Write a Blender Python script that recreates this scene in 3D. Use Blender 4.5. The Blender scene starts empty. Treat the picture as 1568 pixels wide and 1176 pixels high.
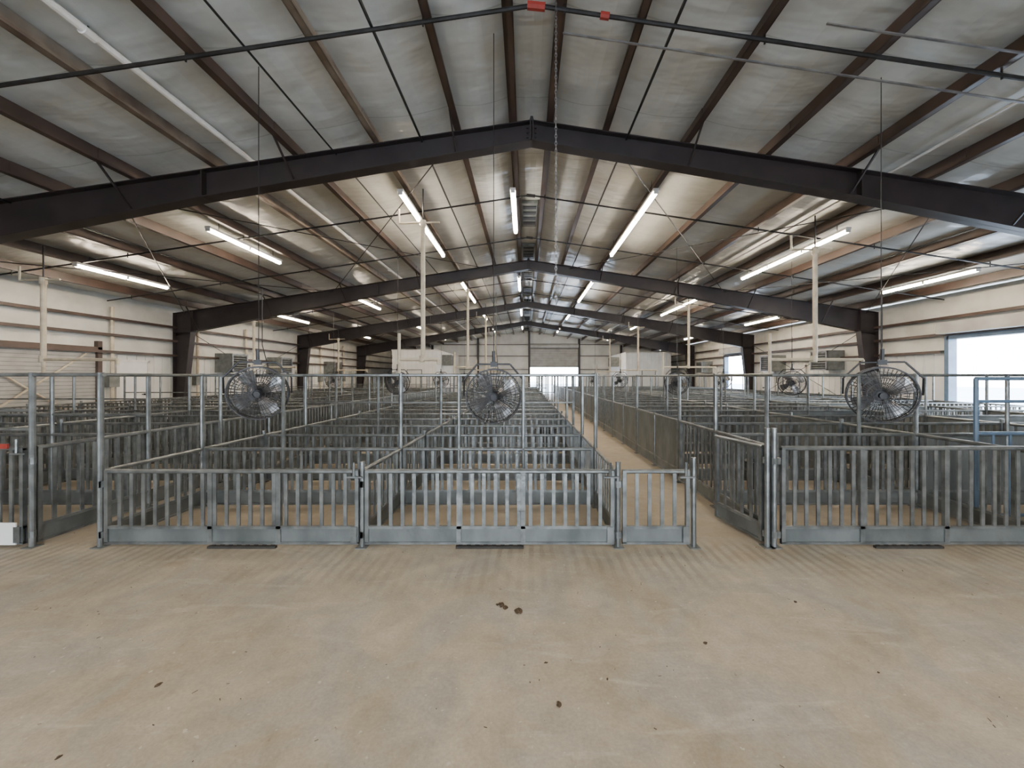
import bpy, math, random, bmesh
from mathutils import Vector, Matrix
random.seed(7)
S = bpy.context.scene
EYE=1.62; F=585.0/1568.0*36.0

# ---------------------------------------------------------------- materials
def mat(name, c1, c2=None, rough=0.6, metal=0.0, scale=4.0, bump=0.0, bscale=None, stretch=(1,1,1), emit=None, estr=0, spec=0.5, lo=0.35, hi=0.65):
    m=bpy.data.materials.new(name); m.use_nodes=True
    nt=m.node_tree; b=nt.nodes['Principled BSDF']
    b.inputs['Roughness'].default_value=rough; b.inputs['Metallic'].default_value=metal
    b.inputs['Specular IOR Level'].default_value=spec
    tc=nt.nodes.new('ShaderNodeTexCoord'); mp=nt.nodes.new('ShaderNodeMapping'); mp.inputs['Scale'].default_value=stretch
    nt.links.new(tc.outputs['Object'],mp.inputs[0])
    n=nt.nodes.new('ShaderNodeTexNoise'); n.inputs['Scale'].default_value=scale; n.inputs['Detail'].default_value=5
    nt.links.new(mp.outputs[0],n.inputs['Vector'])
    r=nt.nodes.new('ShaderNodeValToRGB')
    r.color_ramp.elements[0].position=lo; r.color_ramp.elements[1].position=hi
    r.color_ramp.elements[0].color=(*c1,1); r.color_ramp.elements[1].color=(*(c2 or [x*0.75 for x in c1]),1)
    nt.links.new(n.outputs['Fac'],r.inputs[0]); nt.links.new(r.outputs[0],b.inputs['Base Color'])
    if bump:
        n2=nt.nodes.new('ShaderNodeTexNoise'); n2.inputs['Scale'].default_value=bscale or scale*3; n2.inputs['Detail'].default_value=4
        nt.links.new(mp.outputs[0],n2.inputs['Vector'])
        bp=nt.nodes.new('ShaderNodeBump'); bp.inputs['Strength'].default_value=bump; bp.inputs['Distance'].default_value=0.05
        nt.links.new(n2.outputs['Fac'],bp.inputs['Height']); nt.links.new(bp.outputs[0],b.inputs['Normal'])
    if emit:
        b.inputs['Emission Color'].default_value=(*emit,1); b.inputs['Emission Strength'].default_value=estr
    return m

GALV=mat('galvanized_steel',(.22,.235,.235),(.115,.125,.125),rough=.36,metal=.65,scale=7,bump=.1)
GALVP=mat('galvanized_sheet',(.165,.18,.178),(.08,.09,.088),rough=.45,metal=.35,scale=3.5,bump=.15,stretch=(1,1,.6),lo=.3,hi=.7)
FRAME=mat('frame_dark_primer',(.024,.017,.017),(.014,.010,.010),rough=.45,scale=3)
PURL=mat('purlin_brown_primer',(.075,.048,.037),(.040,.026,.020),rough=.38,scale=2)
PURL2=mat('purlin_bare_steel',(.32,.27,.21),(.14,.10,.075),rough=.4,metal=.4,scale=2)
WHITEP=mat('white_painted_pipe',(.74,.73,.70),(.62,.60,.56),rough=.4,scale=5)
BEIGE=mat('beige_painted_pipe',(.58,.51,.38),(.42,.35,.25),rough=.45,scale=6)
WALLW=mat('wall_liner_white',(.70,.70,.67),(.58,.58,.55),rough=.5,scale=1.2,bump=.1)
WALLU=mat('wall_insulation',(.62,.61,.56),(.50,.49,.44),rough=.5,scale=1.5,bump=.3,bscale=3)
DOORG=mat('roller_door_grey',(.40,.39,.37),(.30,.29,.27),rough=.45,metal=.2,scale=2)
DOORW=mat('door_white',(.77,.77,.75),(.68,.68,.66),rough=.4,scale=2)
ACM=mat('cooler_grey',(.18,.19,.18),(.11,.12,.11),rough=.5,scale=5)
BLK=mat('black_plastic',(.015,.015,.016),(.03,.03,.03),rough=.5,scale=8)
DRK=mat('dark_wire',(.035,.035,.038),(.02,.02,.02),rough=.4,metal=.6,scale=8)
ALU=mat('fan_blade_aluminium',(.34,.35,.36),(.22,.22,.23),rough=.35,metal=.8,scale=6)
RED=mat('red_paint',(.30,.03,.02),(.2,.02,.015),rough=.4,scale=8)
DMATTE=mat('dark_matte',(.02,.018,.015),(.035,.03,.025),rough=.8,scale=12)
DIRT=mat('dirt',(.10,.065,.035),(.04,.025,.015),rough=.95,scale=20,bump=.6)
BLUE=mat('blue_paint',(.10,.16,.23),(.07,.11,.17),rough=.4,scale=4)
TUBE=mat('led_tube_glow',(1,1,1),(1,1,1),emit=(1,.83,.63),estr=110)
TUBEC=mat('led_tube_glow_cool',(1,1,1),(1,1,1),emit=(1,.91,.79),estr=110)
GROUND=mat('outside_gravel',(.80,.79,.77),(.7,.69,.66),rough=.9,scale=.6)

def roofmat():
    m=bpy.data.materials.new('roof_insulation_vinyl'); m.use_nodes=True; nt=m.node_tree; b=nt.nodes['Principled BSDF']
    b.inputs['Roughness'].default_value=.29; b.inputs['Specular IOR Level'].default_value=.75
    tc=nt.nodes.new('ShaderNodeTexCoord')
    n=nt.nodes.new('ShaderNodeTexNoise'); n.inputs['Scale'].default_value=.9; n.inputs['Detail'].default_value=7; n.inputs['Roughness'].default_value=.6
    nt.links.new(tc.outputs['Object'],n.inputs['Vector'])
    r=nt.nodes.new('ShaderNodeValToRGB'); r.color_ramp.elements[0].position=.3; r.color_ramp.elements[1].position=.7
    r.color_ramp.elements[0].color=(.41,.42,.39,1); r.color_ramp.elements[1].color=(.63,.64,.61,1)
    nt.links.new(n.outputs['Fac'],r.inputs[0])
    sep=nt.nodes.new('ShaderNodeSeparateXYZ'); nt.links.new(tc.outputs['Object'],sep.inputs[0])
    md=nt.nodes.new('ShaderNodeMath'); md.operation='PINGPONG'; md.inputs[1].default_value=.76; nt.links.new(sep.outputs['Y'],md.inputs[0])
    lt=nt.nodes.new('ShaderNodeMath'); lt.operation='LESS_THAN'; lt.inputs[1].default_value=.010; nt.links.new(md.outputs[0],lt.inputs[0])
    mx=nt.nodes.new('ShaderNodeMixRGB'); mx.inputs[2].default_value=(.2,.2,.18,1)
    mf=nt.nodes.new('ShaderNodeMath'); mf.operation='MULTIPLY'; mf.inputs[1].default_value=.4; nt.links.new(lt.outputs[0],mf.inputs[0])
    nt.links.new(mf.outputs[0],mx.inputs[0]); nt.links.new(r.outputs[0],mx.inputs[1]); nt.links.new(mx.outputs[0],b.inputs['Base Color'])
    mp=nt.nodes.new('ShaderNodeMapping'); mp.inputs['Scale'].default_value=(.7,1.8,1); nt.links.new(tc.outputs['Object'],mp.inputs[0])
    n2=nt.nodes.new('ShaderNodeTexNoise'); n2.inputs['Scale'].default_value=1.0; n2.inputs['Detail'].default_value=3; n2.inputs['Distortion'].default_value=.2
    nt.links.new(mp.outputs[0],n2.inputs['Vector'])
    bp=nt.nodes.new('ShaderNodeBump'); bp.inputs['Strength'].default_value=.7; bp.inputs['Distance'].default_value=.12
    nt.links.new(n2.outputs['Fac'],bp.inputs['Height']); nt.links.new(bp.outputs[0],b.inputs['Normal'])
    return m
ROOF=roofmat()

def floormat():
    m=bpy.data.materials.new('concrete_floor_dusty'); m.use_nodes=True; nt=m.node_tree; b=nt.nodes['Principled BSDF']
    L=nt.links.new
    tc=nt.nodes.new('ShaderNodeTexCoord')
    def noise(s,d,vec=None,dist=0,rg=.5):
        n=nt.nodes.new('ShaderNodeTexNoise'); n.inputs['Scale'].default_value=s; n.inputs['Detail'].default_value=d; n.inputs['Distortion'].default_value=dist; n.inputs['Roughness'].default_value=rg
        L(vec or tc.outputs['Object'],n.inputs['Vector']); return n.outputs['Fac']
    def ramp(f,a,ca,bb,cb):
        r=nt.nodes.new('ShaderNodeValToRGB'); e=r.color_ramp.elements
        e[0].position=a; e[0].color=(*ca,1); e[1].position=bb; e[1].color=(*cb,1); L(f,r.inputs[0]); return r.outputs[0]
    def mix(f,a,bb,t='MIX'):
        x=nt.nodes.new('ShaderNodeMixRGB'); x.blend_type=t
        if isinstance(f,float): x.inputs[0].default_value=f
        else: L(f,x.inputs[0])
        for i,v in ((1,a),(2,bb)):
            if isinstance(v,tuple): x.inputs[i].default_value=(*v,1)
            else: L(v,x.inputs[i])
        return x.outputs[0]
    base=ramp(noise(1.0,7,dist=.5,rg=.6),.38,(.355,.295,.21),.64,(.49,.43,.33))
    g=ramp(noise(1.6,9,dist=1.0,rg=.62),.44,(0,0,0),.60,(1,1,1))
    base=mix(g,base,(.375,.345,.285))
    mp=nt.nodes.new('ShaderNodeMapping'); mp.inputs['Scale'].default_value=(.5,2.4,1); mp.inputs['Rotation'].default_value=(0,0,.25); L(tc.outputs['Object'],mp.inputs[0])
    st=ramp(noise(2.2,8,mp.outputs[0],1.2,.65),.56,(0,0,0),.70,(.6,.6,.6)); base=mix(st,base,(.55,.50,.42))
    dk=ramp(noise(.55,8,dist=1.4,rg=.65),.56,(0,0,0),.68,(.45,.45,.45)); base=mix(dk,base,(.25,.225,.18))
    mo=ramp(noise(5,8,dist=.6,rg=.7),.3,(.78,.77,.76),.6,(1.05,1.05,1.05)); base=mix(.8,base,mo,'MULTIPLY')
    fine=ramp(noise(60,4,rg=.7),.3,(.80,.80,.80),.65,(1.05,1.05,1.05))
    base=mix(.85,base,fine,'MULTIPLY')
    sp=ramp(noise(26,2),.70,(0,0,0),.735,(.6,.6,.6)); base=mix(sp,base,(.58,.54,.47))
    sp2=ramp(noise(19,5,rg=.6),.27,(1,1,1),.31,(0,0,0)); base=mix(sp2,base,(.2,.16,.115))
    sep=nt.nodes.new('ShaderNodeSeparateXYZ'); L(tc.outputs['Object'],sep.inputs[0])
    w=nt.nodes.new('ShaderNodeTexWave'); w.inputs['Scale'].default_value=3.2; w.inputs['Distortion'].default_value=1.8; w.inputs['Detail'].default_value=3; w.bands_direction='X'
    L(tc.outputs['Object'],w.inputs['Vector'])
    wr=ramp(w.outputs['Fac'],.35,(0.25,.25,.25),.8,(1,1,1))
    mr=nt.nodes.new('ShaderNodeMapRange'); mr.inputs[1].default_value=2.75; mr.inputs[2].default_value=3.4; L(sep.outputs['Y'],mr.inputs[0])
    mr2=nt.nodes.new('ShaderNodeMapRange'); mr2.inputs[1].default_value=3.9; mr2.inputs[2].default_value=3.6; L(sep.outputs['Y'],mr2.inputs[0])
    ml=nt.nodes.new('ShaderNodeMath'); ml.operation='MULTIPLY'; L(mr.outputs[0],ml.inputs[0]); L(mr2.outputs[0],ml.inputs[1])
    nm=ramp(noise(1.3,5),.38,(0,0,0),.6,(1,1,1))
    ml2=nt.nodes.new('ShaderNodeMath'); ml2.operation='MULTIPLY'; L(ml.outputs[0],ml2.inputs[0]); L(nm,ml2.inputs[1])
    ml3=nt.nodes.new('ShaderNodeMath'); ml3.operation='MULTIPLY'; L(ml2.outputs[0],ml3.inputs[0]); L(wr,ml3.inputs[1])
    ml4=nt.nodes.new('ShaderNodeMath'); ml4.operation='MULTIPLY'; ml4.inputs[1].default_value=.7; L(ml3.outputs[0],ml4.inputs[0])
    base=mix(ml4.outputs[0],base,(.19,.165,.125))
    pr=nt.nodes.new('ShaderNodeMapRange'); pr.inputs[1].default_value=3.64; pr.inputs[2].default_value=3.75; pr.inputs[4].default_value=.45; L(sep.outputs['Y'],pr.inputs[0])
    base=mix(pr.outputs[0],base,(.31,.245,.16))
    L(base,b.inputs['Base Color'])
    rr=nt.nodes.new('ShaderNodeMapRange'); rr.inputs[3].default_value=.40; rr.inputs[4].default_value=.75; L(noise(2.2,5),rr.inputs[0]); L(rr.outputs[0],b.inputs['Roughness'])
    bp=nt.nodes.new('ShaderNodeBump'); bp.inputs['Strength'].default_value=.2; bp.inputs['Distance'].default_value=.01; L(noise(30,6),bp.inputs['Height']); L(bp.outputs[0],b.inputs['Normal'])
    return m
FLOOR=floormat()

# ---------------------------------------------------------------- mesh batch
class B:
    def __init__(s): s.v=[]; s.f=[]; s.m=[]; s.mats=[]
    def mi(s,m):
        if m not in s.mats: s.mats.append(m)
        return s.mats.index(m)
    def add(s,vs,fs,m):
        o=len(s.v); s.v+= [tuple(p) for p in vs]; k=s.mi(m)
        for f in fs: s.f.append(tuple(i+o for i in f)); s.m.append(k)
    def box(s,x0,x1,y0,y1,z0,z1,m):
        s.add([(x0,y0,z0),(x1,y0,z0),(x1,y1,z0),(x0,y1,z0),(x0,y0,z1),(x1,y0,z1),(x1,y1,z1),(x0,y1,z1)],
              [(0,3,2,1),(4,5,6,7),(0,1,5,4),(1,2,6,5),(2,3,7,6),(3,0,4,7)],m)
    def prism(s,poly,y0,y1,m):
        n=len(poly); vs=[(x,y0,z) for x,z in poly]+[(x,y1,z) for x,z in poly]
        fs=[tuple(range(n)),tuple(range(2*n-1,n-1,-1))]+[(i,i+n,(i+1)%n+n,(i+1)%n) for i in range(n)]
        s.add(vs,fs,m)
    def rod(s,a,b,r,m,n=6):
        a=Vector(a); b=Vector(b); d=b-a
        if d.length<1e-6: return
        q=d.to_track_quat('Z','Y'); vs=[]
        for p in (a,b):
            for i in range(n):
                t=2*math.pi*i/n+math.pi/n; vs.append(p+q@Vector((r*math.cos(t),r*math.sin(t),0)))
        fs=[(i,(i+1)%n,(i+1)%n+n,i+n) for i in range(n)]+[tuple(range(n-1,-1,-1)),tuple(range(n,2*n))]
        s.add(vs,fs,m)
    def path(s,pts,r,m,n=6,closed=False):
        k=len(pts)
        for i in range(k if closed else k-1): s.rod(pts[i],pts[(i+1)%k],r,m,n)
    def mesh(s,name,smooth=False):
        me=bpy.data.meshes.new(name); me.from_pydata(s.v,[],s.f)
        for m in s.mats: me.materials.append(m)
        me.polygons.foreach_set('material_index',s.m)
        if smooth: me.polygons.foreach_set('use_smooth',[True]*len(s.f))
        me.update(); return me
    def obj(s,name,loc=(0,0,0),smooth=False):
        return inst(name,s.mesh(name,smooth),loc)
def inst(name,me,loc=(0,0,0),rot=(0,0,0)):
    o=bpy.data.objects.new(name,me); S.collection.objects.link(o); o.location=loc; o.rotation_euler=rot; return o

# ---------------------------------------------------------------- shell
RX=0.1; HW=13.0; YB=37.0; YF=-9.0
FT=5.9; SL=.15
def ftop(x): return FT-SL*abs(x-RX)
def roofz(x): return ftop(x)+.24
XL=-HW; XR=HW

b=B(); b.box(XL,XR,YF,YB,-.2,0,FLOOR); b.obj('floor')
b=B(); b.box(-80,80,-40,100,-.4,-.21,GROUND); b.obj('ground_outside')
purx=[RX-.34,RX+.34]
xs=[RX+1.27+1.35*i for i in range(0,10)]
purx+=xs+[2*RX-x for x in xs]; purx=sorted(x for x in purx if abs(x)<HW-.1)
edges=[XL]+purx+[XR]
b=B()
for i in range(len(edges)-1):
    x0,x1=edges[i],edges[i+1]
    if x1-x0<.05: continue
    n=6; row=[]
    for j in range(n+1):
        t=j/n; x=x0+(x1-x0)*t; row.append((x,roofz(x)-.07*math.sin(math.pi*t)))
    for j in range(n):
        a,c=row[j],row[j+1]
        b.add([(a[0],YF,a[1]),(c[0],YF,c[1]),(c[0],YB,c[1]),(a[0],YB,a[1])],[(0,3,2,1)],ROOF)
b.prism([(XL-.3,roofz(XL)+.0),(RX,roofz(RX)+.03),(XR+.3,roofz(XR)),(XR+.3,roofz(XR)+.12),(RX,roofz(RX)+.2),(XL-.3,roofz(XL)+.12)],YF,YB,DOORG)
b.obj('ceiling')
b=B()
nl=sum(1 for x in purx if x<RX)
for i,x in enumerate(purx):
    z1=roofz(x)-.005; z0=z1-.228
    sgn=1 if x<RX else -1
    m=PURL2 if i in (nl-5,nl-3) else PURL
    b.box(x-.008,x+.008,YF,YB,z0,z1,m)
    b.box(min(x,x+sgn*.09),max(x,x+sgn*.09),YF,YB,z0,z0+.012,m)
    b.box(min(x,x-sgn*.09),max(x,x-sgn*.09),YF,YB,z1-.014,z1,m)
    xx=x+sgn*.088; b.box(xx-.005,xx+.005,YF,YB,z0,z0+.035,m)
    for fy in range(-1,4):
        yy=6.46+7.6*fy
        b.box(x-.016,x+.016,yy-.6,yy+.6,z0+.005,z1,m)
b.obj('roof_purlins')
def frame(Y):
    b=B(); Wd=.11
    for s in (-1,1):
        xe=s*(HW-.12)
        zt=ftop(xe); za=FT
        xk=s*(HW-.75)
        da=.34; dk=.78
        pt=[(RX,za),(xe,zt),(xe,zt-dk-.05),(xk,ftop(xk)-dk),(RX+s*5.5,ftop(RX+s*5.5)-.46),(RX,za-da)]
        if s>0: pt=pt[::-1]
        b.prism(pt,Y-.008,Y+.008,FRAME)
        def fl(p,q,t):
            b.prism([(p[0],p[1]),(q[0],q[1]),(q[0],q[1]+t),(p[0],p[1]+t)],Y-Wd,Y+Wd,FRAME)
        fl((RX,za-.015),(xe,zt-.015),.015)
        p0=(RX,za-da); p1=(RX+s*5.5,ftop(RX+s*5.5)-.46); p2=(xk,ftop(xk)-dk)
        fl(p0,p1,.018); fl(p1,p2,.018)
        cb=s*(HW-.40)
        b.prism([(xe,0),(cb,0),(xk,ftop(xk)-dk),(xe,zt-dk)],Y-.008,Y+.008,FRAME)
        b.prism([(cb-.01,0),(cb+.01,0),(xk+.01,ftop(xk)-dk),(xk-.01,ftop(xk)-dk)],Y-Wd,Y+Wd,FRAME)
        b.prism([(xe-.01,0),(xe+.01,0),(xe+.01,zt),(xe-.01,zt)],Y-Wd,Y+Wd,FRAME)
        b.box(min(xe,xk),max(xe,xk),Y-Wd,Y+Wd,ftop(xk)-dk-.02,ftop(xk)-dk,FRAME)
        for xx in (RX+s*5.5,RX+s*.02,xk):
            d=da if abs(xx-RX)<1 else (.46 if abs(xx-RX)<6 else dk)
            b.box(xx-.012,xx+.012,Y-Wd,Y+Wd,ftop(xx)-d,ftop(xx)-.01,FRAME)
        for i,x in enumerate(purx):
            if (x-RX)*s>1 and i%2==0:
                d=.34+.12*abs(x-RX)/5.5 if abs(x-RX)<5.5 else .46+.32*(abs(x-RX)-5.5)/6.8
                for t in (-1,1):
                    b.rod((x,Y+t*.09,ftop(x)-d+.03),(x,Y+t*.62,roofz(x)-.2),.018,FRAME,4)
    for xx in (-.07,.07):
        for zz in (.06,.14,.22,.28): b.rod((RX+xx,Y-.03,FT-zz-.02),(RX+xx,Y+.03,FT-zz-.02),.016,FRAME,6)
    b.prism([(RX-.05,FT),(RX+.05,FT),(RX+.02,FT+.12),(RX-.02,FT+.12)],Y-.02,Y+.02,FRAME)
    return b.obj('rigid_frame')
for i in range(-1,4): frame(6.46+7.6*i)
b=B()
for (xa,xb) in ((-12.4,-7.0),(-7.0,-1.4),(1.6,7.2),(7.2,12.4)):
    for Y in (6.46,21.66):
        for (p,q) in ((xa,xb),(xb,xa)):
            b.rod((p,Y+.15,ftop(p)-.12),(q,Y+7.45,ftop(q)-.12),.011,DRK,5)
b.obj('roof_rod_bracing')

def sidewall(name,x,openings,sgn):
    b=B(); H=roofz(XL)+.0
    x0,x1=(x-.12,x) if sgn<0 else (x,x+.12)
    ys=[YF]
    for (a,c,h) in openings: ys+= [a,c]
    ys.append(YB)
    for i in range(0,len(ys)-1,2):
        b.box(x0,x1,ys[i],ys[i+1],0,2.35,WALLW); 
        b.box(x0,x1,ys[i],ys[i+1],2.35,H,WALLU)
        y=ys[i]+.15
        while y<ys[i+1]-.05:
            b.box(min(x,x-sgn*.02),max(x,x-sgn*.02),y,y+.03,0.0,2.33,WALLW); y+=.3
    for (a,c,h) in openings: b.box(x0,x1,a,c,h,H,WALLU)
    return b.obj(name)
RO=[(3.6,11.7,2.76),(22.3,24.8,2.9)]
sidewall('wall_left',XL,[],-1)
sidewall('wall_right',XR,RO,1)
b=B(); FX=5.0; FH=4.2  # unseen wall behind camera, added to cut front light; opening sized for that
b.prism([(XL,0),(-FX,0),(-FX,roofz(-FX)),(XL,roofz(XL))],YF-.12,YF,WALLW)
b.prism([(FX,0),(XR,0),(XR,roofz(XR)),(FX,roofz(FX))],YF-.12,YF,WALLW)
b.prism([(-FX,FH),(FX,FH),(FX,roofz(FX)),(RX,roofz(RX)),(-FX,roofz(-FX))],YF-.12,YF,WALLW)
b.obj('unseen_front_wall')
def girts(name,x,sgn):
    b=B()
    for z in (2.42,2.95,3.45):
        if z<2.8 and sgn>0:
            segs=[(YF,3.5),(11.8,22.25),(24.85,YB)]
        else: segs=[(YF,YB)]
        for a,c in segs:
            b.box(min(x,x-sgn*.2),max(x,x-sgn*.2),a,c,z,z+.012,PURL)
            b.box(x-sgn*.2-.006,x-sgn*.2+.006,a,c,z-.07,z+.012,PURL)
    return b.obj(name)
girts('wall_girts',XL,-1)
girts('wall_girts',XR,1)
for n,(a,c,h) in enumerate(RO):
    b=B()
    for y in (a,c): b.box(XR-.12,XR+.14,y-.06,y+.06,0,h+.1,BLUE)
    b.box(XR-.12,XR+.14,a,c,h,h+.12,BLUE)
    b.box(XR-.45,XR-.1,a,c,h+.16,h+.5,DOORG)
    b.obj('door_%d'%(n+1))
DX0,DX1,DH=.44,5.06,4.35
b=B()
b.prism([(XL,0),(DX0,0),(DX0,roofz(DX0)),(RX,roofz(RX)),(XL,roofz(XL))],YB,YB+.12,WALLW)
b.prism([(DX1,0),(XR,0),(XR,roofz(XR)),(DX1,roofz(DX1))],YB,YB+.12,WALLW)
b.prism([(DX0,DH),(DX1,DH),(DX1,roofz(DX1)),(DX0,roofz(DX0))],YB,YB+.12,WALLW)
b.obj('wall_back')
b=B()
for z in (2.3,3.6,4.7):
    for (a,c) in ((XL,DX0),(DX1,XR)):
        lim=(roofz(0)-z-.22)/SL
        a2=max(a,-lim); c2=min(c,lim)
        if c2>a2: b.box(a2,c2,YB-.18,YB,z,z+.06,PURL)
for x in (-9,-4.6,DX0-.1,DX1+.1,9.2):
    b.box(x-.09,x+.09,YB-.22,YB,0,roofz(x)-.1,FRAME)
b.box(DX0,DX1,YB-.2,YB,DH,DH+.12,PURL)
b.obj('endwall_columns')
b=B()
z=2.62
while z<DH:
    b.box(DX0,DX1,YB-.03,YB+.03,z,z+.07,DOORG); b.box(DX0,DX1,YB-.015,YB+.015,z+.07,z+.09,BLK); z+=.09
b.box(DX0,DX1,YB-.06,YB+.06,2.54,2.64,ACM)
b.rod((DX0,YB-.3,DH+.25),(DX1,YB-.3,DH+.25),.2,DOORG,14)
b.obj('roller_shutter_door')
b=B(); z=.02
while z<2.35:
    b.box(XL+.03,XL+.06,5.6,11.5,z,z+.09,DOORG); b.box(XL+.03,XL+.05,5.6,11.5,z+.09,z+.105,ACM); z+=.105
for y in (5.55,11.55): b.box(XL+.02,XL+.14,y-.06,y+.06,0,2.7,PURL)
b.box(XL+.02,XL+.14,5.5,11.6,2.4,2.52,PURL)
b.rod((XL+.12,8.6,.3),(XL+.12,11.2,2.3),.025,BEIGE); b.rod((XL+.12,11.2,.3),(XL+.12,8.6,2.3),.025,BEIGE)
b.obj('door_3')
def pdoor(y,x,sgn,n):
    b=B(); f=-sgn
    def bx(d0,d1,*a): 
        u,v=x+f*d0,x+f*d1; b.box(min(u,v),max(u,v),*a)
    bx(.02,.06,y-.46,y+.46,0.01,2.1,DOORW)
    for yy in (y-.5,y+.5): bx(.02,.09,yy-.04,yy+.04,0,2.16,WHITEP)
    bx(.02,.09,y-.54,y+.54,2.1,2.18,WHITEP)
    bx(.06,.12,y+.34,y+.38,1.0,1.06,DRK); bx(.10,.12,y+.24,y+.38,1.02,1.05,DRK)
    b.obj('door_%d'%n)
pdoor(12.6,XL,-1,4); pdoor(18.4,XL,-1,5); pdoor(18.2,XR,1,6); pdoor(20.4,XR,1,7)
b=B()
for x,s in ((XL+.3,1),(XR-.3,-1)):
    b.rod((x,14.3,.3),(x,21.4,3.4),.012,DRK,4); b.rod((x,21.4,.3),(x,14.3,3.4),.012,DRK,4)
b.obj('wall_rod_bracing')
b=B()
for y in (11.9,15.0,17.6,24,27):
    b.rod((XL+.12,y,.2),(XL+.12,y,3.8),.05,BEIGE,8); b.box(XL+.03,XL+.2,y-.15,y+.15,1.3,1.7,ACM)
b.obj('wall_conduit')

def room(name,x0,x1,y0,y1,h):
    b=B(); b.box(x0,x1,y0,y1,0,h,DOORW)
    b.box(x0-.05,x1+.05,y0-.05,y1,h,h+.08,WHITEP)
    x=x0+.2
    while x<x1: b.box(x,x+.03,y0-.02,y0,0,h,WALLW); x+=.3
    xc=(x0+x1)/2; b.box(xc-.5,xc+.5,y0-.06,y0,0,2.1,WALLW); b.box(xc-.55,xc-.5,y0-.08,y0,0,2.15,ACM); b.box(xc+.5,xc+.55,y0-.08,y0,0,2.15,ACM);b.box(xc-.55,xc+.55,y0-.08,y0,2.1,2.15,ACM)
    b.obj(name)
room('office_room',-9.6,-6.4,27.5,36.7,3.5)
room('office_room',8.0,11.6,30.5,36.7,3.5)

def cooler(loc,rot):
    b=B()
    b.box(-.45,.45,-.35,.35,-.4,.4,ACM)
    for i in range(7):
        z=-.32+.1*i; b.add([(-.38,-.36,z),(.38,-.36,z),(.38,-.40,z-.04),(-.38,-.40,z-.04)],[(0,1,2,3)],DRK)
    for x in (-.42,.42): b.box(x-.03,x+.03,-.39,-.34,-.4,.4,ALU)
    b.box(-.45,.45,-.39,-.34,.35,.4,ALU); b.box(-.45,.45,-.39,-.34,-.4,-.35,ALU)
    o=b.obj('wall_air_cooler',loc); o.rotation_euler=(0,0,rot)
for y in (16.4,19.6,25): cooler((XL+.37,y,2.2),math.pi/2)
for y in (16.0,19.5,27): cooler((XR-.37,y,2.3),-math.pi/2)
cooler((-6.02,29.6,2.9),math.pi/2); cooler((7.62,33,2.9),-math.pi/2)

# ---------------------------------------------------------------- roof services
def crosspipe(Y,r,m,dz=.29,name='sprinkler_pipe'):
    b=B()
    for s in (-1,1):
        xe=s*(HW-.3); b.rod((RX,Y,roofz(RX)-dz),(xe,Y,roofz(xe)-dz),r,m,8)
        for x in purx[::2]:
            if (x-RX)*s>0: b.rod((x,Y,roofz(x)-dz-.05),(x,Y,roofz(x)-.1),.010,m,4)
    b.rod((RX-.08,Y,roofz(RX)-dz),(RX+.12,Y,roofz(RX)-dz-.02),r*1.9,RED if Y<5 else m,8)
    if Y<5: b.rod((RX+.75,Y,roofz(.85)-dz),(RX+.85,Y,roofz(.95)-dz),r*1.7,RED,8)
    b.obj(name)
crosspipe(4.35,.024,DRK)
for Y in (8.9,11.6,16.6,19.2,24.2,32): crosspipe(Y,.019,DRK)
b=B()
for (yy,x0,dz,t) in ((4.6,.45,.33,.018),(4.05,3.2,.31,.015)):
    b.prism([(x0,roofz(x0)-dz),(12.6,roofz(12.6)-dz),(12.6,roofz(12.6)-dz+t),(x0,roofz(x0)-dz+t)],yy,yy+.02,ALU)
b.obj('electrical_conduit')
b=B(); x=-4.65; z=roofz(x)-.15
b.rod((x,YF+.1,z),(x,YB-1,z),.042,WHITEP,10)
for y in range(-8,36,3): b.rod((x,y,z-.01),(x,y+.12,z-.01),.052,WHITEP,10); b.rod((x,y+.06,z),(x,y+.06,roofz(x)-.08),.008,DRK,4)
b.obj('water_pipe')
for (x,dz,r,m) in ((6.2,.13,.022,WHITEP),(-1.75,.27,.018,DRK),(1.7,.27,.018,DRK),(-3.2,.27,.014,DRK),(8.9,.26,.018,DRK),(-8.7,.26,.018,DRK)):
    b=B(); z=roofz(x)-dz
    b.rod((x,YF+.1,z),(x,YB-1,z),r,m,8); b.obj('electrical_conduit')
b=B()
for i in range(0,9):
    y=9.6+3.1*i
    b.box(RX-.2,RX+.2,y,y+1.5,roofz(RX)-.16,roofz(RX)-.09,ACM)
    for j in range(4): b.box(RX-.17,RX+.17,y+.15+.33*j,y+.3+.33*j,roofz(RX)-.18,roofz(RX)-.16,DRK)
b.obj('ridge_ventilator')

def chain(x,y,z0,z1,name='hanging_chain'):
    b=B(); z=z1; i=0
    while z>z0:
        r=.011; h=.045
        pts=[]
        for t in range(6):
            a=2*math.pi*t/6; u=r*math.cos(a); w=h/2*math.sin(a)*1.25
            pts.append((x+(u if i%2 else 0),y+(0 if i%2 else u),z-h/2+w))
        b.path(pts,.004,ALU,3,True); z-=h*.92; i+=1
    b.obj(name)
chain(.34,4.3,2.45,roofz(.34)-.22)

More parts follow.
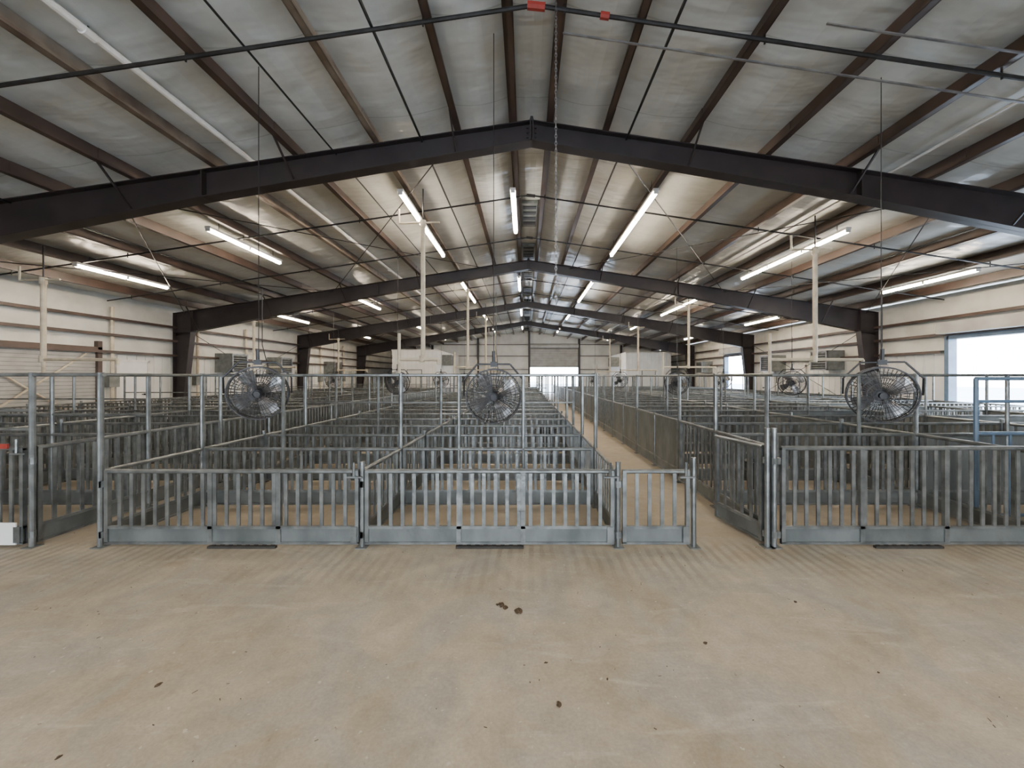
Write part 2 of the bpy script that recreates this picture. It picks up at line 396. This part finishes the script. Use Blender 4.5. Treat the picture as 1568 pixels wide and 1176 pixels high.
def fixture(x,y0,length,hz,warm=True):
    b=B(); b.box(-.06,.06,0,length,.0,.05,WHITEP)
    m=TUBE if warm else TUBEC
    n=max(1,round(length/1.25)); seg=length/n
    for i in range(n):
        b.rod((0,i*seg+.03,-.03),(0,(i+1)*seg-.03,-.03),.040,m,10)
        for yy in (i*seg+.015,(i+1)*seg-.015): b.box(-.045,.045,yy-.015,yy+.015,-.06,0,WHITEP)
    for yy in (.3,length-.3): b.rod((0,yy,.05),(0,yy,roofz(x)-hz-.1),.006,DRK,4)
    b.obj('led_strip_light',(x,y0,hz))
for k in range(4):
    o=7.2*k
    fixture(-2.5,7.6+o,4.0 if k<2 else 2.4,roofz(-2.5)-.44)
    fixture(-.28,8.3+o,2.4,roofz(0)-.44,False)
    fixture(2.6,7.6+o,4.0 if k<2 else 2.4,roofz(2.6)-.44)
    fixture(-6.75,8.1+o,2.4,roofz(-6.75)-.34)
    fixture(6.85,8.1+o,4.0 if k<2 else 2.4,roofz(6.85)-.38)
    if k<3:
        fixture(-10.4,8.8+o,2.3,roofz(-10.4)-.34)
        fixture(10.8,9.1+o,2.5,roofz(10.8)-.34)
for x in (-6.75,-2.5,2.6,6.85,): fixture(x,-.6,2.6,roofz(x)-.34)

def droppipe(x,y,arm0,arm1):
    b=B(); zt=roofz(x)-.25; za=1.98
    b.rod((x,y,za),(x,y,zt-.75),.045,BEIGE,12); b.rod((x,y,zt-.75),(x,y,zt),.014,DRK,6)
    b.rod((x-.5,y,zt-.72),(x+.35,y,zt-.70),.02,BEIGE,8); b.rod((x,y,zt-.8),(x,y,zt-.66),.06,BEIGE,12)
    b.rod((x-.5,y,zt-.72),(x-.5,y,zt-.42),.02,BEIGE,8)
    b.rod((x+arm0,y,za),(x+arm1,y,za),.032,BEIGE,10)
    b.rod((x+arm0,y,za),(x+arm0,y,za+.55),.032,BEIGE,10); b.rod((x+arm0,y,za-.28),(x+arm0,y,za),.03,BEIGE,10)
    b.rod((x+arm1,y,za),(x+arm1,y,za-.1),.03,BEIGE,10)
    b.rod((x-.02,y,za-.05),(x-.02,y,za+.08),.055,BEIGE,12)
    b.obj('service_drop_pipe')
for y in (8.0,14.2,20.6,27.5):
    droppipe(-2.15,y,-.5,.32); droppipe(6.06,y,-.95,1.0)
    if y<26: droppipe(-10.1,y,.0,1.55)

# ---------------------------------------------------------------- pens
YP=3.64; DP=1.12
def bars(b,x0,x1,z0,z1,y=0,pitch=.118,w=.017,m=None):
    n=max(1,round((x1-x0)/pitch)); 
    for i in range(1,n):
        x=x0+(x1-x0)*i/n
        b.box(x-w,x+w,y-.006,y+.006,z0,z1,m or GALV)
def panel(b,x0,x1,h=.72,plate=.19,y=0,mid=True,pitch=.118,solid=False):
    g=.03; a=x0+g; c=x1-g
    b.box(a,a+.035,y-.018,y+.018,.04,h,GALV); b.box(c-.035,c,y-.018,y+.018,.04,h,GALV)
    b.rod((a,y,h),(c,y,h),.021,GALV,8)
    b.box(a,c,y-.004,y+.004,.03,plate,GALVP)
    b.box(a,c,y-.018,y+.018,.03,.05,GALV); b.box(a,c,y-.016,y+.016,plate-.015,plate+.012,GALV)
    if solid: b.box(a,c,y-.004,y+.004,plate,h,GALVP)
    else:
        bars(b,a+.02,c-.02,plate,h,y,pitch)
    for z in (.12,h-.12):
        b.rod((x0+.0,y,z-.03),(x0+.0,y,z+.03),.028,GALV,8)
def post(b,x,h,y=0,r=.024):
    b.rod((x,y,0),(x,y,h),r,GALV,10); b.rod((x,y,h),(x,y,h+.012),r*1.1,GALV,10); b.box(x-.05,x+.05,y-.05,y+.05,0,.008,GALVP)

XA=[-4.03,-1.556,.87]
def frontgate(x0,x1,name,h=.72,plate=.19,stiles=()):
    b=B(); panel(b,x0,x1,h,plate,pitch=.112)
    for s in stiles: b.box(s-.022,s+.022,-.016,.016,.03,h,GALV)
    b.rod((x1-.07,-.03,h-.04),(x1-.07,-.03,h+.09),.012,GALV,6); b.rod((x1-.13,-.03,h-.05),(x1+.01,-.03,h-.05),.01,GALV,6)
    b.box(x1-.1,x1-.04,-.035,.0,.05,.2,GALV)
    return b.obj(name,(0,YP,0))
frontgate(XA[0],XA[1],'pen_gate',stiles=(-3.0,-2.35))
frontgate(XA[1],XA[2],'pen_gate',stiles=(-.635,-.025))
frontgate(.89,1.587,'aisle_gate')
frontgate(2.40,4.85,'pen_gate',h=.94,stiles=(3.2,4.0)); frontgate(4.87,7.32,'pen_gate',h=.94); frontgate(7.34,9.8,'pen_gate',h=.94)
frontgate(-7.15,-4.74,'pen_gate',h=.94)
frontgate(-9.6,-7.17,'pen_gate',h=.94)
b=B(); panel(b,0,.74,.94,.19); o=b.obj('aisle_gate',(2.30,YP+.03,0)); o.rotation_euler=(0,0,math.radians(100))
b=B()
for x,h in ((XA[0]-.02,1.65),(XA[1],.80),(XA[2]+.01,.80),(1.60,.84),(2.365,1.12),(2.30,1.12),(-4.70,1.65),(4.86,1.0),(7.33,1.0)):
    post(b,x,h)
b.rod((-7.15,0,1.64),(-4.01,0,1.64),.02,GALV,8); b.rod((-7.15,0,1.3),(-4.7,0,1.3),.018,GALV,8)
b.rod((-7.15,0,1.12),(-4.7,0,1.12),.018,GALV,8)
for x in (-7.15,-5.9): b.rod((x,0,.9),(x,0,1.64),.02,GALV,8)
b.box(-6.9,-4.82,-.03,-.02,.03,.24,DOORW); b.box(-6.6,-4.9,-.03,-.015,.94,.985,RED)
b.obj('pen_gate_posts',(0,YP,0))

def rowmesh(xs,h,tall,name,posts=(), mid=False,solid=()):
    b=B()
    for i in range(len(xs)-1):
        panel(b,xs[i],xs[i+1],h,.2,solid=(i in solid))
    for x in xs: post(b,x,1.65 if tall else h+.06)
    if tall:
        b.rod((xs[0],0,1.64),(xs[-1],0,1.64),.018,GALV,8)
        for x in posts: b.rod((x,0,.05),(x,0,1.64),.021,GALV,8)
        if mid: b.rod((xs[0],0,1.15),(xs[-1],0,1.15),.016,GALV,8)
    return b.mesh(name)
XLF=[-12.05,-9.6,-7.15,-4.70]; XRT=[2.365,4.86,7.33,9.8,12.25]
mC=rowmesh(XA,.72,False,'pen_row'); mCt=rowmesh(XA,.72,True,'pen_row_tall',(-3.02,-.83,-.03)); mCt2=rowmesh(XA,.72,True,'pen_row_tall_mid',(-2.7,-.4),True)
mL=rowmesh(XLF,.9,False,'pen_row'); mLt=rowmesh(XLF,.9,True,'pen_row_tall',(-8.3,-5.9),True)
mR=rowmesh(XRT,.9,False,'pen_row',solid=(2,)); mRt=rowmesh(XRT,.9,True,'pen_row_tall',(3.0,4.15,6.0,8.5),False,solid=(1,))
for k in range(1,28):
    y=YP+DP*k
    inst('pen_fence_row',mCt if k==1 else (mCt2 if k%4==3 else mC),(0,y,0))
    if y<25.5: inst('pen_fence_row',mLt if k%3==1 else mL,(0,y,0))
    if y<29: inst('pen_fence_row',mRt if k%3==1 else mR,(0,y,0))
def side(x,h,yend,tallevery=0,solid=lambda i:False,y0=YP,toprail=False):
    b=B(); i=0; y=0; seg=DP*2
    while y0+y+seg<yend+.01:
        panel(b,y,y+seg,h,.2,solid=solid(i))
        if i: post(b,y,1.65 if (tallevery and i%tallevery==0) else h+.05)
        y+=seg; i+=1
    if toprail: b.rod((0,0,1.64),(y,0,1.64),.016,GALV,8)
    o=b.obj('pen_side_fence',(x,y0,0)); o.rotation_euler=(0,0,math.pi/2); return o
side(XA[0],.72,34,2,toprail=True)
side(XA[1],.72,34,0)
side(XA[2],.72,34,1)
side(XRT[0],.94,34,1,solid=lambda i:i>=1 and i%3!=0,toprail=True)
side(XLF[3],.94,25.5,1,toprail=True)
for x in XLF[:3]: side(x,.9,25.5,2)
for x in XRT[1:]: side(x,.9,29,2,solid=lambda i:i%2==1)
b=B()
for x in (0,1.5): b.rod((x,0,0),(x,0,1.6),.022,BLUE,8)
b.rod((0,0,1.6),(1.5,0,1.6),.022,BLUE,8); b.rod((0,0,1.35),(1.5,0,1.35),.018,BLUE,8); bars(b,0,1.5,.1,1.0,0,.2,.012,BLUE); b.rod((0,0,1),(1.5,0,1),.02,BLUE,8); b.rod((0,0,.1),(1.5,0,.1),.02,BLUE,8)
b.obj('pen_divider_gate',(4.95,4.2,0))
for x in (-2.68,-.34,3.62):  # thin dark ribbed strips on the floor at the gate centres
    b=B(); b.box(x-.32,x+.32,YP-.045,YP-.01,.001,.022,DMATTE)
    for i in range(8): b.box(x-.3+.08*i,x-.26+.08*i,YP-.05,YP-.01,.02,.026,DMATTE)
    b.obj('dark_floor_strip')
b=B()
vs=[];n=16
for (r,z) in ((.14,0.01),(.19,.42),(.21,.42),(.21,.45),(.18,.45),(.13,.06)):
    for i in range(n): a=2*math.pi*i/n; vs.append((r*math.cos(a)*1.2,r*math.sin(a),z))
fs=[(j*n+i,j*n+(i+1)%n,(j+1)*n+(i+1)%n,(j+1)*n+i) for j in range(5) for i in range(n)]+[tuple(range(n-1,-1,-1)),tuple(5*n+i for i in range(n))]
b.add(vs,fs,BLK); fm=b.mesh('feed_tub')
inst('feed_tub',fm,(.45,8.7,0)); inst('feed_tub',fm,(3.3,5.3,0)); inst('feed_tub',fm,(6.4,6.4,0))

# ---------------------------------------------------------------- fans
def fanmesh():
    b=B(); R=.33
    def ring(r,y,w=.004,n=36):
        b.path([(r*math.cos(2*math.pi*i/n),y,r*math.sin(2*math.pi*i/n)) for i in range(n)],w,DRK,4,True)
    for r in (.09,.15,.21,.27): ring(r,-.10+(r/.33)**4*.03)
    for r in (.12,.20,.27): ring(r,.10-(r/.33)**4*.03)
    ring(R,-.055,.009); ring(R,.055,.009); ring(R+.004,0,.008)
    n=48
    for i in range(n):
        a=2*math.pi*i/n; c,s=math.cos(a),math.sin(a)
        b.path([(.05*c,-.105,.05*s),(.24*c,-.095,.24*s),(.315*c,-.07,.315*s),(R*c,-.04,R*s),(R*c,.04,R*s),(.315*c,.07,.315*s),(.24*c,.095,.24*s),(.06*c,.10,.06*s)],.0034,DRK,3)
    b.rod((0,-.115,0),(0,-.098,0),.035,DRK,20)
    b.rod((0,-.06,0),(0,.0,0),.055,DRK,16); b.rod((0,.02,0),(0,.26,0),.085,BLK,20); b.rod((0,.26,0),(0,.29,0),.055,DRK,16)
    for k in range(4):
        a0=2*math.pi*k/4+.5
        vs=[]
        for r,wd,tw in ((.045,.30,.035),(.14,.42,.045),(.23,.42,.04),(.30,.30,.025)):
            for t in (-1,0,1):
                a=a0+t*wd; vs.append((r*math.cos(a),-.02+t*tw+(.008 if t==0 else 0),r*math.sin(a)))
        fs=[(j*3+i,j*3+i+1,(j+1)*3+i+1,(j+1)*3+i) for j in range(3) for i in range(2)]
        b.add(vs,fs,ALU)
    pts=[(-R-.03,.0,-.0),(-R-.03,.0,.2),(-.2,.0,R+.06),(.2,.0,R+.06),(R+.03,.0,.2),(R+.03,.0,0)]
    b.path(pts,.011,DRK,6)
    b.rod((0,0,R+.04),(0,0,R+.22),.02,DRK,8)
    b.box(-.04,.04,-.03,.03,R+.03,R+.09,DRK)
    return b.mesh('barn_fan')
FM=fanmesh()
def fan(x,y,z,rz,sc=1.0):
    e=bpy.data.objects.new('hanging_barn_fan',None); S.collection.objects.link(e); e.location=(x,y,z)
    f=inst('fan_head',FM); f.parent=e; f.rotation_euler=(math.radians(6),0,rz); f.scale=(sc,)*3
    b=B(); b.rod((0,0,.52*sc),(0,0,roofz(x)-z-.15),.005,DRK,5)
    b.path([(.02,.1,-.0),(.12,.25,-.12),(.05,.15,.2),(.03,.02,.6),(.03,.02,1.3)],.005,BLK,4)
    c=b.obj('suspension_cable'); c.parent=e
fan(-.40,4.78,1.38,math.radians(4),1.02); fan(-3.32,4.75,1.42,math.radians(24),.98); fan(4.42,4.75,1.40,math.radians(-32),1.03)
for (x,y,rz) in ((-3.75,11.2,10),(4.35,11.0,0),(7.45,10.7,-25),(-8.8,17.5,20),(-3.85,17.4,0),(4.35,17.6,0),(-3.85,24,0),(4.35,24,0),(9.0,17.4,-20)):
    fan(x,y,1.44,math.radians(rz))

# ---------------------------------------------------------------- floor debris
def clod(x,y,s):
    me=bpy.data.meshes.new('dirt_clod'); 
    bm=bmesh.new(); bmesh.ops.create_icosphere(bm,subdivisions=2,radius=1)
    for v in bm.verts:
        v.co*=1+random.uniform(-.3,.3); v.co.x*=s*1.3; v.co.y*=s*.9; v.co.z=max(v.co.z*s*.4+s*.2,.0)
    bm.to_mesh(me); bm.free(); me.materials.append(DIRT)
    o=inst('dirt_clod',me,(x,y,0.0)); o.rotation_euler=(0,0,random.uniform(0,6))
def fp(px,py):
    Y=585*EYE/(py-577); return (px-805)/585*Y,Y
for px,py,s in ((768,927,.024),(774,931,.018),(794,937,.026),(762,926,.012),(243,1049,.013),(856,1080,.014),(1080,985,.011),(1218,922,.011),(836,1015,.008),(930,1040,.006),(1345,1030,.006),(90,1160,.009)):
    x,y=fp(px,py); clod(x,y,s)
b=B()
for i in range(420):
    x=random.uniform(-6,7); y=random.uniform(1.2,7) if i%3 else random.uniform(1.2,3.6); a=random.uniform(0,3.14); l=random.uniform(.002,.009); w=random.uniform(.001,.003)
    if i%12==0: l*=2
    c,s=math.cos(a),math.sin(a)
    b.add([(x-l*c-w*s,y-l*s+w*c,.003),(x-l*c+w*s,y-l*s-w*c,.003),(x+l*c+w*s,y+l*s-w*c,.004),(x+l*c-w*s,y+l*s+w*c,.004)],[(0,1,2,3)],DIRT)
b.obj('scattered_straw_debris')

# ---------------------------------------------------------------- world, camera
w=bpy.data.worlds.new('World'); S.world=w; w.use_nodes=True; nt=w.node_tree
bg=nt.nodes['Background']; bg.inputs['Strength'].default_value=19
tc=nt.nodes.new('ShaderNodeTexCoord'); sp=nt.nodes.new('ShaderNodeSeparateXYZ'); nt.links.new(tc.outputs['Generated'],sp.inputs[0])
r=nt.nodes.new('ShaderNodeValToRGB'); r.color_ramp.elements[0].position=0; r.color_ramp.elements[0].color=(.88,.94,1,1); r.color_ramp.elements[1].position=.8; r.color_ramp.elements[1].color=(.55,.72,1,1)
nt.links.new(sp.outputs['Z'],r.inputs[0]); nt.links.new(r.outputs[0],bg.inputs['Color'])

cd=bpy.data.cameras.new('camera'); cam=bpy.data.objects.new('camera',cd); S.collection.objects.link(cam)
cam.location=(0,0,EYE); cam.rotation_euler=(math.pi/2,0,0); cd.sensor_width=36; cd.lens=F
cd.shift_x=-21/1568; cd.shift_y=-11/1568; cd.clip_start=.05; cd.clip_end=300
S.camera=cam
